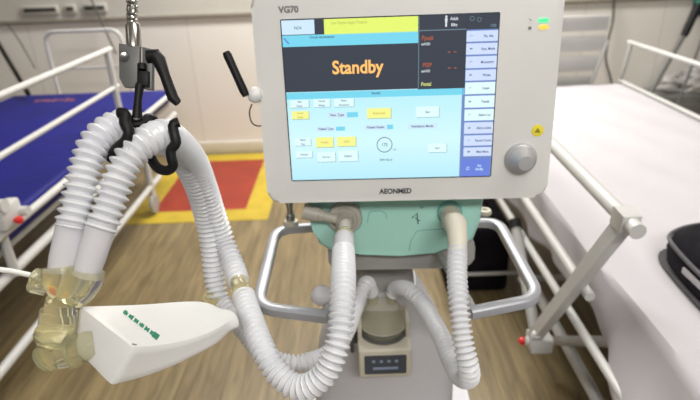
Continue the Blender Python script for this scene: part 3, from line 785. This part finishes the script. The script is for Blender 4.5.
# chassis
for xx in (.655, 1.43): bed_tube(rb, 'side_frame', [(xx, .15, .50), (xx, 2.95, .50)], .017, 'white')
b = MB(); b.box((.66, .2, .505), (1.43, 2.90, .525)); attach(b.build('deck', M['greyen']), rb)
for xx in (.66, 1.38): bed_tube(rb, 'base_rail', [(xx, .7, .14), (xx, 2.9, .14)], .018, 'white')
for yy in (.9, 1.75, 2.8): bed_tube(rb, 'base_crossbar', [(.62, yy, .14), (1.42, yy, .14)], .012, 'white')
for (xx, yy) in ((.66, 1.0), (1.38, 1.0), (.66, 2.7), (1.38, 2.7)):
    bed_tube(rb, 'leg', [(xx, yy, .50), (xx, yy, .10)], .016, 'greyen')
    b = MB(); b.lathe([(.03, -.012), (.055, -.010), (.06, 0), (.055, .010), (.03, .012)], (xx, yy, .062), (1, 0, 0), 24); attach(b.build('wheel', M['grey']), rb)
bed_tube(rb, 'floor_bar', [(.40, 1.86, .10), (.66, 1.86, .10)], .008, 'white')
bed_tube(rb, 'leg', [(.640, .98, .47), (.600, 1.42, .12)], .015, 'greyen')
# near side rail (folded half way)
U0, U1 = Vector((XN, .895, .832)), Vector((XN, 2.35, .832))
ur = MB(); 
V0 = ax(638, 232, x=XN); V1 = ax(544, 134, x=XN); print('upper bar', V0, V1)
V1 = V0 + (Vector((XN, 2.45, .83)) - V0)
def sqbar(b, a, c, w, h, bev=.004):
    a = Vector(a); c = Vector(c); t = (c - a).normalized(); s_ = Vector((1, 0, 0)); s_ = (s_ - t * s_.dot(t)).normalized(); u = t.cross(s_)
    P = [a + s_ * sx * w / 2 + u * sz * h / 2 for sx, sz in ((-1, -1), (1, -1), (1, 1), (-1, 1))]
    b.prism(P, c - a, bev, 2)
b = MB(); b.tube([V0, V1], .0165, 18); attach(b.build('side_rail_bar', M['white']), rb)
L0 = ax(590, 297, x=XN - .002); L1 = Vector((XN, 2.45, .60)); print('lower', L0)
b = MB(); b.tube([L0, L1], .0125, 16); attach(b.build('side_rail_bar', M['white']), rb)
PV = ax(533, 338, x=.50); Q0 = ax(627, 219, x=XN - .0); print('pivot', PV, Q0)
b = MB(); sqbar(b, PV, Q0, .026, .034); attach(b.build('rail_post', M['white']), rb)
b = MB(); e0 = Q0 + Vector((0, -.02, -.004)); e1 = Q0 + Vector((0, .03, .0)); sqbar(b, e0, e1, .040, .040, .006); attach(b.build('rail_joint', M['white']), rb)
for k in (1, 2):
    Pf = Vector((XN, Q0.y + .75 * k, .83)); b = MB(); sqbar(b, Pf + Vector((-.03, .33, -.50)), Pf, .024, .030); attach(b.build('rail_post', M['white']), rb)
G0 = ax(516, 229, x=.52); b = MB(); b.tube([PV + Vector((.01, 0, .0)), G0], .0165, 16); attach(b.build('rail_link', M['greyen']), rb)
b = MB(); b.tube([G0, G0 + (G0 - PV).normalized() * .03], .020, 16); attach(b.build('link_cap', M['black']), rb)
b = MB(); b.box(PV + Vector((-.012, -.03, -.035)), PV + Vector((.05, .03, .012)), .006); b.tube([PV + Vector((-.02, -.0, -.01)), PV + Vector((.055, 0, -.01))], .012, 14)
b.lathe([(0, -.014), (.010, -.009), (.014, 0), (.010, .009), (0, .014)], PV + Vector((-.005, -.03, .035)), (0, 0, 1), 16)
piv = attach(b.build('pivot_bracket', M['white']), rb)
q = ax(522.5, 341, x=PV.x - .02); b = MB(); b.lathe([(0, -.013), (.009, -.009), (.0125, 0), (.009, .009), (0, .013)], q, (1, 0, 0), 18); b.tube([q, PV], .004, 8); kb = attach(b.build('release_knob', M['red']), rb); tag(kb, 'red release knob')
bed_tube(rb, 'side_frame', [(.545, .15, .44), (.545, 2.9, .44)], .011, 'white')
# far side rail
fa0 = Vector((XF, 3.1, .83)); b = MB(); b.tube([(XF, .7, .80), (XF, 2.99, .80)], .011, 14); attach(b.build('side_rail_bar', M['white']), rb)
b = MB(); b.tube([(XF, .7, .585), (XF, 3.02, .585)], .012, 14); attach(b.build('side_rail_bar', M['white']), rb)
for yy in (2.96, 2.0, 1.0): bed_tube(rb, 'rail_post', [(XF, yy, .80), (XF - .0, yy + .08, .45)], .010, 'white')
# head board: slats between two posts
YH = 3.0
ht = ax(605, 44, y=YH); hb_ = ax(588, 86, y=YH); zt_ = ax(585, 22, y=YH).z; print('head', ht, hb_, zt_)
for a_, c_ in (((.62, YH, .40), (.60, YH, zt_)), ((hb_.x - .03, YH, .40), (ht.x + .01, YH, ht.z + .02))): bed_tube(rb, 'headboard_post', [a_, c_], .012, 'white')
for k in range(4):
    za = ax(580, 16 + k * 20, y=YH).z; zb = ax(580, 31 + k * 20, y=YH).z; xr = hb_.x + (ht.x - hb_.x) * ((za + zb) / 2 - hb_.z) / (ht.z - hb_.z)
    b = MB(); b.box((.61, YH - .008, zb), (min(xr, ht.x), YH + .010, za), .004); attach(b.build('headboard_slat', M['white']), rb)

# mattress and sheet
b = MB(); b.box((.635, .25, .527), (1.44, 2.86, .588), .015, 3); mt = b.build('mattress', M['mattf']); tag(mt, 'mattress covered by the white sheet on the right bed', 'mattress')
def sheet():
    b = MB(); nx, ny = 60, 110; g = []
    y0, y1 = .20, 2.88
    for j in range(ny + 1):
        y = y0 + (y1 - y0) * j / ny; row = []
        # sections: hang at near side, top, hang at far side
        hang = .165 + .02 * math.sin(y * 3.1 + .5) + .015 * math.sin(y * 9)
        for i in range(nx + 1):
            s_ = i / nx
            if s_ < .25:
                t = 1 - s_ / .25                                     # 1 at hem
                out_ = .07 * t * max(0, min(1, (1.0 - y) / .25)); fold = .012 * t ** .7 * (1 + math.sin(y * 17 + 2.2 * math.sin(y * 4) + 3.5 * t)) + .003 * t * (1 + math.sin(y * 41 + 5 * t))
                x = .590 - .022 * t ** .5 + fold - out_; z = .597 - hang * t
                if t < .12: z = .597 - .002 - hang * t * .6
            elif s_ < .85:
                u = (s_ - .25) / .6; x = .592 + u * (1.458 - .592)
                z = .599 + .0035 * math.sin(x * 9 + y * 4) * math.sin(y * 6.3 + x * 3) + .002 * math.sin(x * 31 + y * 9)
                z -= .004 * max(0, 1 - min(u, 1 - u) * 30)
            else:
                t = (s_ - .85) / .15; x = 1.458 + .012 * t; z = .595 - .10 * t
            row.append(b.b.verts.new((x, y, z)))
        g.append(row)
    for j in range(ny):
        for i in range(nx): b.face([g[j][i], g[j][i + 1], g[j + 1][i + 1], g[j + 1][i]], True)
    o = b.build('bed_sheet', M['sheet'])
    so = o.modifiers.new('thick', 'SOLIDIFY'); so.thickness = .002; so.offset = 1
    return o
sh_ = sheet(); tag(sh_, 'smooth white sheet draped over the right bed, hanging over its near edge', 'bed sheet')

# black bag on the bed
bagr = empty('backpack', (.98, .92, .602)); tag(bagr, 'black fabric bag with grey piping lying on the white sheet at right edge', 'bag')
b = MB()
def sup(z, hx, hy, cx=.925, cy=.86, n=40, e=4.5):
    r = []
    for k in range(n):
        a = 2 * math.pi * k / n; c, s_ = math.cos(a), math.sin(a)
        r.append(b.b.verts.new((cx + hx * math.copysign(abs(c) ** (2 / e), c), cy + hy * math.copysign(abs(s_) ** (2 / e), s_), z + .004 * math.sin(a * 5))))
    return r
loft([sup(.607, .195, .275), sup(.615, .215, .295), sup(.645, .220, .300), sup(.675, .212, .292), sup(.698, .185, .265), sup(.707, .14, .22)])
attach(b.build('bag_body', M['fabric']), bagr)
b = MB(); P = []
for k in range(60):
    a = 2 * math.pi * k / 60; c, s_ = math.cos(a), math.sin(a); e = 4.5
    P.append((.925 + .218 * math.copysign(abs(c) ** (2 / e), c), .86 + .299 * math.copysign(abs(s_) ** (2 / e), s_), .668 + .004 * math.sin(a * 5)))
b.tube(P, .005, 8, close=True); attach(b.build('piping', M['strapg']), bagr)
b = MB(); b.box((.705, .70, .640), (.712, 1.0, .655), .002); attach(b.build('side_label_strip', mat('silver_strip', (.45, .43, .45), .4)), bagr)
b = MB(); pp = [(.76, 1.14, .612), (.735, 1.12, .610), (.72, 1.06, .609), (.710, .85, .609), (.705, .62, .609)]
P = spline(pp, .01); rings = []
for i, p in enumerate(P):
    t = (P[min(i + 1, len(P) - 1)] - P[max(i - 1, 0)]).normalized(); s_ = t.cross(Vector((0, 0, 1))).normalized()
    rings.append([b.b.verts.new(p + s_ * w + Vector((0, 0, h))) for w, h in ((-.009, -.0015), (.009, -.0015), (.009, .0015), (-.009, .0015))])
for A, B in zip(rings, rings[1:]):
    for k in range(4): b.face([A[k], A[(k + 1) % 4], B[(k + 1) % 4], B[k]])
b.face(list(reversed(rings[0]))); b.face(rings[-1])
attach(b.build('shoulder_strap', M['strapg']), bagr)

# ------------------------------------------------------------------ left hospital bed
lb = empty('hospital_bed', (-1.5, 2.0, 0)); tag(lb, 'white-framed hospital bed on the left carrying the bare blue mattress', 'bed')
XL = -1.03
for xx in (XL - .02, -1.96): bed_tube(lb, 'side_frame', [(xx, .5, .44), (xx, 3.2, .44)], .017, 'white')
b = MB(); b.box((-1.95, .5, .50), (-1.06, 3.16, .52)); attach(b.build('deck', M['greyen']), lb)
bed_tube(lb, 'side_frame', [(XL + .01, .5, .585), (XL + .01, 3.15, .585)], .013, 'white')
bed_tube(lb, 'side_rail_bar', [(XL, .5, .785), (XL, 2.44, .785)], .0100, 'white')
bed_tube(lb, 'side_rail_bar', [(XL, .5, .945), (XL, 2.44, .945)], .0115, 'white')
for yy in (2.40, 1.42, .6): bed_tube(lb, 'rail_post', [(XL, yy, .945), (XL, yy, .44)] if yy > 2 else [(XL, yy, .59), (XL, yy, .44)], .014, 'white')
for (xx, yy) in ((-1.10, .9), (-1.9, .9), (-1.10, 2.75), (-1.9, 2.75)):
    bed_tube(lb, 'leg', [(xx, yy, .50), (xx, yy, .10)], .018, 'white')
    b = MB(); b.lathe([(.03, -.012), (.055, -.010), (.06, 0), (.055, .010), (.03, .012)], (xx, yy, .062), (1, 0, 0), 24); attach(b.build('wheel', M['grey']), lb)
for xx in (-1.10, -1.9): bed_tube(lb, 'base_rail', [(xx, .7, .16), (xx, 2.9, .16)], .016, 'white')
q = ax(10, 214, x=XL + .03); b = MB(); b.box(q + Vector((-.03, -.05, -.035)), q + Vector((.01, .05, .035)), .01); b.tube([q + Vector((-.03, -.03, .04)), q + Vector((.015, -.03, .04))], .02, 14); b.tube([q + Vector((-.03, .04, -.01)), q + Vector((.03, .04, -.01))], .015, 14)
attach(b.build('pivot_bracket', M['white']), lb)
q = ax(19, 220, x=XL + .055); b = MB(); b.lathe([(0, -.013), (.009, -.009), (.0125, 0), (.009, .009), (0, .013)], q, (1, 0, 0), 18); b.tube([q, q + Vector((-.03, 0, 0))], .004, 8); tag(attach(b.build('release_knob', M['red']), lb), 'red release knob')
# tubular head board
hb = [ax(20, 62, y=3.0), ax(23, 40, y=3.0), ax(108, 30, y=3.0), ax(124, 60, y=3.0)]
ztop = ax(75, 31, y=3.22).z; xa, xb = hb[1].x, ax(122, 40, y=3.22).x; print('headboard', hb, xa, xb)
bed_tube(lb, 'headboard_frame', [(xa, 3.22, .44), (xa, 3.22, ztop), (xb, 3.22, ztop), (xb, 3.22, .44)], .010, 'white', rr=.07)
bed_tube(lb, 'headboard_bar', [(xa, 3.22, .73), (xb, 3.22, .73)], .007, 'white')
b = MB(); b.box((-1.955, .45, .522), (-1.045, 3.16, .60), .018, 3); bm_ = b.build('mattress', M['blue']); tag(bm_, 'bare royal blue vinyl mattress on the left bed', 'mattress')
b = MB(); cpt = ax(57, 100, z=.6005)
for k in range(7):
    b.box((cpt.x - .12 + k * .033, cpt.y - .025 + .012 * math.sin(k * 2), .6), (cpt.x - .10 + k * .033, cpt.y + .02 + .012 * math.sin(k * 3), .6006))
pr = b.build('mattress_marks', mat('reddish_marks', (.30, .10, .08), .6)); pr.parent = bm_  # row of small reddish patches on the mattress top

# ------------------------------------------------------------------ things by the wall
# sockets above the rail at left
for i, (a, c) in enumerate(((23, 55), (66, 73), (84, 104))):
    p0 = ax(a, 3, y=YW - .001); p1 = ax(c, 2, y=YW - .001)
    rt = empty('wall_outlet', ((p0.x + p1.x) / 2, YW, 1.01))
    tag(rt, ['long dark wall outlet above the left bed, leftmost of three', 'smallest dark wall outlet above the left bed', 'dark wall outlet above the left bed, nearest the chrome support arm'][i], 'outlet', None)
    b = MB(); b.box((p0.x - .012, YW - .018, .993), (p1.x + .012, YW - .0005, 1.045), .003); attach(b.build('outlet_plate', M['wallu']), rt)
    b = MB(); b.box((p0.x, YW - .020, 1.006), (p1.x, YW - .012, 1.032), .002); attach(b.build('socket', mat('socket_dark', (.05, .05, .045), .5)), rt)
def wire(name, pts, r, m, label, cat, step=.02):
    b = MB(); b.tube(spline(pts, step), r, 8); o = b.build(name, M[m]); return tag(o, label, cat)
wire('cable', [ax(88, -8, y=3.68), ax(98, 14, y=3.66), ax(108, 36, y=3.6), ax(117, 56, y=3.5)], .006, 'cable', 'thin dark cable slanting down the wall behind the grey clamp plate', 'cable')
wire('cable', [ax(6, 22, y=3.68), ax(20, 42, y=3.6), ax(36, 70, y=3.5)], .004, 'cable', 'thin grey cord slanting across the wall above the blue mattress', 'cable')
wire('cable', [ax(614, -6, y=3.69), ax(613, 20, y=3.68), ax(608, 42, y=3.66), ax(606, 60, y=3.66), ax(611, 80, y=3.66), ax(616, 110, y=3.68)], .007, 'cable', 'dark cable hanging down the wall at the head of the white bed', 'cable')
a0, a1 = ax(-4, 40, y=3.6), ax(20, 80, y=3.15)
b = MB(); b.tube([a1 + (a1 - a0) * .3, a0], .013, 10); tag(b.build('walking_stick', M['black']), 'dark rod leaning on the wall at far left, beyond the blue mattress', 'rod')
# crutch
cr_ = empty('crutch', ax(643, 106, y=3.25)); tag(cr_, 'grey crutch with black and green grip leaning on the wall, upper right', 'crutch')
t0 = ax(702, -2, y=3.68); t1 = ax(684, 36, y=3.62); t2 = ax(643, 106, y=3.38)
foot = Vector((t2.x - .25, 2.98 + .1, .02)); foot = t2 + (t2 - t1) * ((t2.z - .02) / max(1e-3, (t1.z - t2.z)))
foot.z = .02
b = MB(); b.tube([foot, t1], .012, 12); attach(b.build('shaft', M['steel']), cr_)
b = MB(); b.tube([t1, t1.lerp(t0, .1), t1.lerp(t0, .8)], [.02, .024, .026], 14); attach(b.build('grip', M['black']), cr_)
b = MB(); b.tube([t1.lerp(t0, .8), t0], [.032, .036], 14); b.tube([t1.lerp(t0, .6) + Vector((.03, 0, 0)), t0 + Vector((.09, 0, .0))], .03, 12); attach(b.build('arm_cuff', M['tealg']), cr_)
t1 = ax(697, 52, y=3.44); t2 = ax(682, 92, y=3.40); b = MB(); b.tube([t2 + (t2 - t1) * .6, t1 + (t1 - t2) * .5], .009, 10); tag(b.build('pole', M['steel']), 'thin dark pole behind the crumpled film, right of the crutch', 'pole')
# cabinet with crumpled plastic film
cbx = ax(660, 97, y=3.45).x; czt = ax(660, 97, y=3.45).z; print('cab', cbx, czt)
cb = empty('bedside_cabinet', (cbx + .3, 3.45, 0)); tag(cb, 'low dark grey cabinet by the wall at far right, below the crumpled film', 'cabinet')
b = MB(); b.box((cbx, 3.45, .03), (cbx + .7, 3.69, czt), .008); attach(b.build('cabinet_body', M['cab']), cb)
b = MB(); b.box((cbx + .04, 3.442, .10), (cbx + .66, 3.452, czt - .05), .003); dr = attach(b.build('door', M['cab']), cb)
fl = MB(); r_ = bmesh.ops.create_icosphere(fl.b, subdivisions=4, radius=1)
from mathutils import noise as mn
fc = ax(694, 86, y=3.56)
for v in fl.b.verts:
    n = v.co.normalized(); k = 1 + .35 * mn.noise(n * 2.3) + .22 * mn.noise(n * 6) + .1 * mn.noise(n * 13)
    v.co = Vector((fc.x + n.x * .20 * k, fc.y + n.y * .075 * k, max(czt + .001, czt + .05 + n.z * .085 * k)))
for f in fl.b.faces: f.smooth = True
tag(fl.build('plastic_bag', M['bagw']), 'crumpled grey plastic bag on the dark cabinet, upper right edge', 'plastic bag')
# black case on the floor between cart and right bed
ec = empty('equipment_case', (.55, 2.05, 0)); tag(ec, 'black equipment case on the floor between ventilator and right bed', 'case')
b = MB(); b.box((.37, 1.87, .005), (.62, 2.25, .30), .02, 3); attach(b.build('case_body', M['fabric']), ec)
b = MB(); b.tube(rounded([(.42, 2.05, .295), (.42, 2.05, .33), (.56, 2.05, .33), (.56, 2.05, .295)], .015), .007, 8); attach(b.build('handle', M['black']), ec)

# ------------------------------------------------------------------ light
def area(name, loc, sx, sy, e, col=(1, .97, .92), rot=(0, 0, 0)):
    l = bpy.data.lights.new(name, 'AREA'); l.shape = 'RECTANGLE'; l.size = sx; l.size_y = sy; l.energy = e; l.color = col
    o = bpy.data.objects.new(name, l); o.location = loc; o.rotation_euler = rot; COL.objects.link(o); return o
area('fill_light_behind', (.4, -1.5, 2.74), 1.6, .6, 60, rot=(R(28), 0, 0))  # added fill from behind the camera, brightens the display front
area('ceiling_light_near', (.9, .4, 2.76), 1.2, .6, 13)
area('ceiling_light_far', (.1, 3.0, 2.76), 1.8, .4, 82)
area('ceiling_light_left', (-2.2, .2, 2.76), .6, 1.2, 2)
w = bpy.data.worlds.new('world'); sc.world = w; w.use_nodes = True
w.node_tree.nodes['Background'].inputs[0].default_value = (.95, .97, 1, 1); w.node_tree.nodes['Background'].inputs[1].default_value = .08
sc.view_settings.view_transform = 'Standard'; sc.view_settings.look = 'None'; sc.view_settings.gamma = 1
sc.view_settings.exposure = .5; sc.view_settings.use_curve_mapping = False
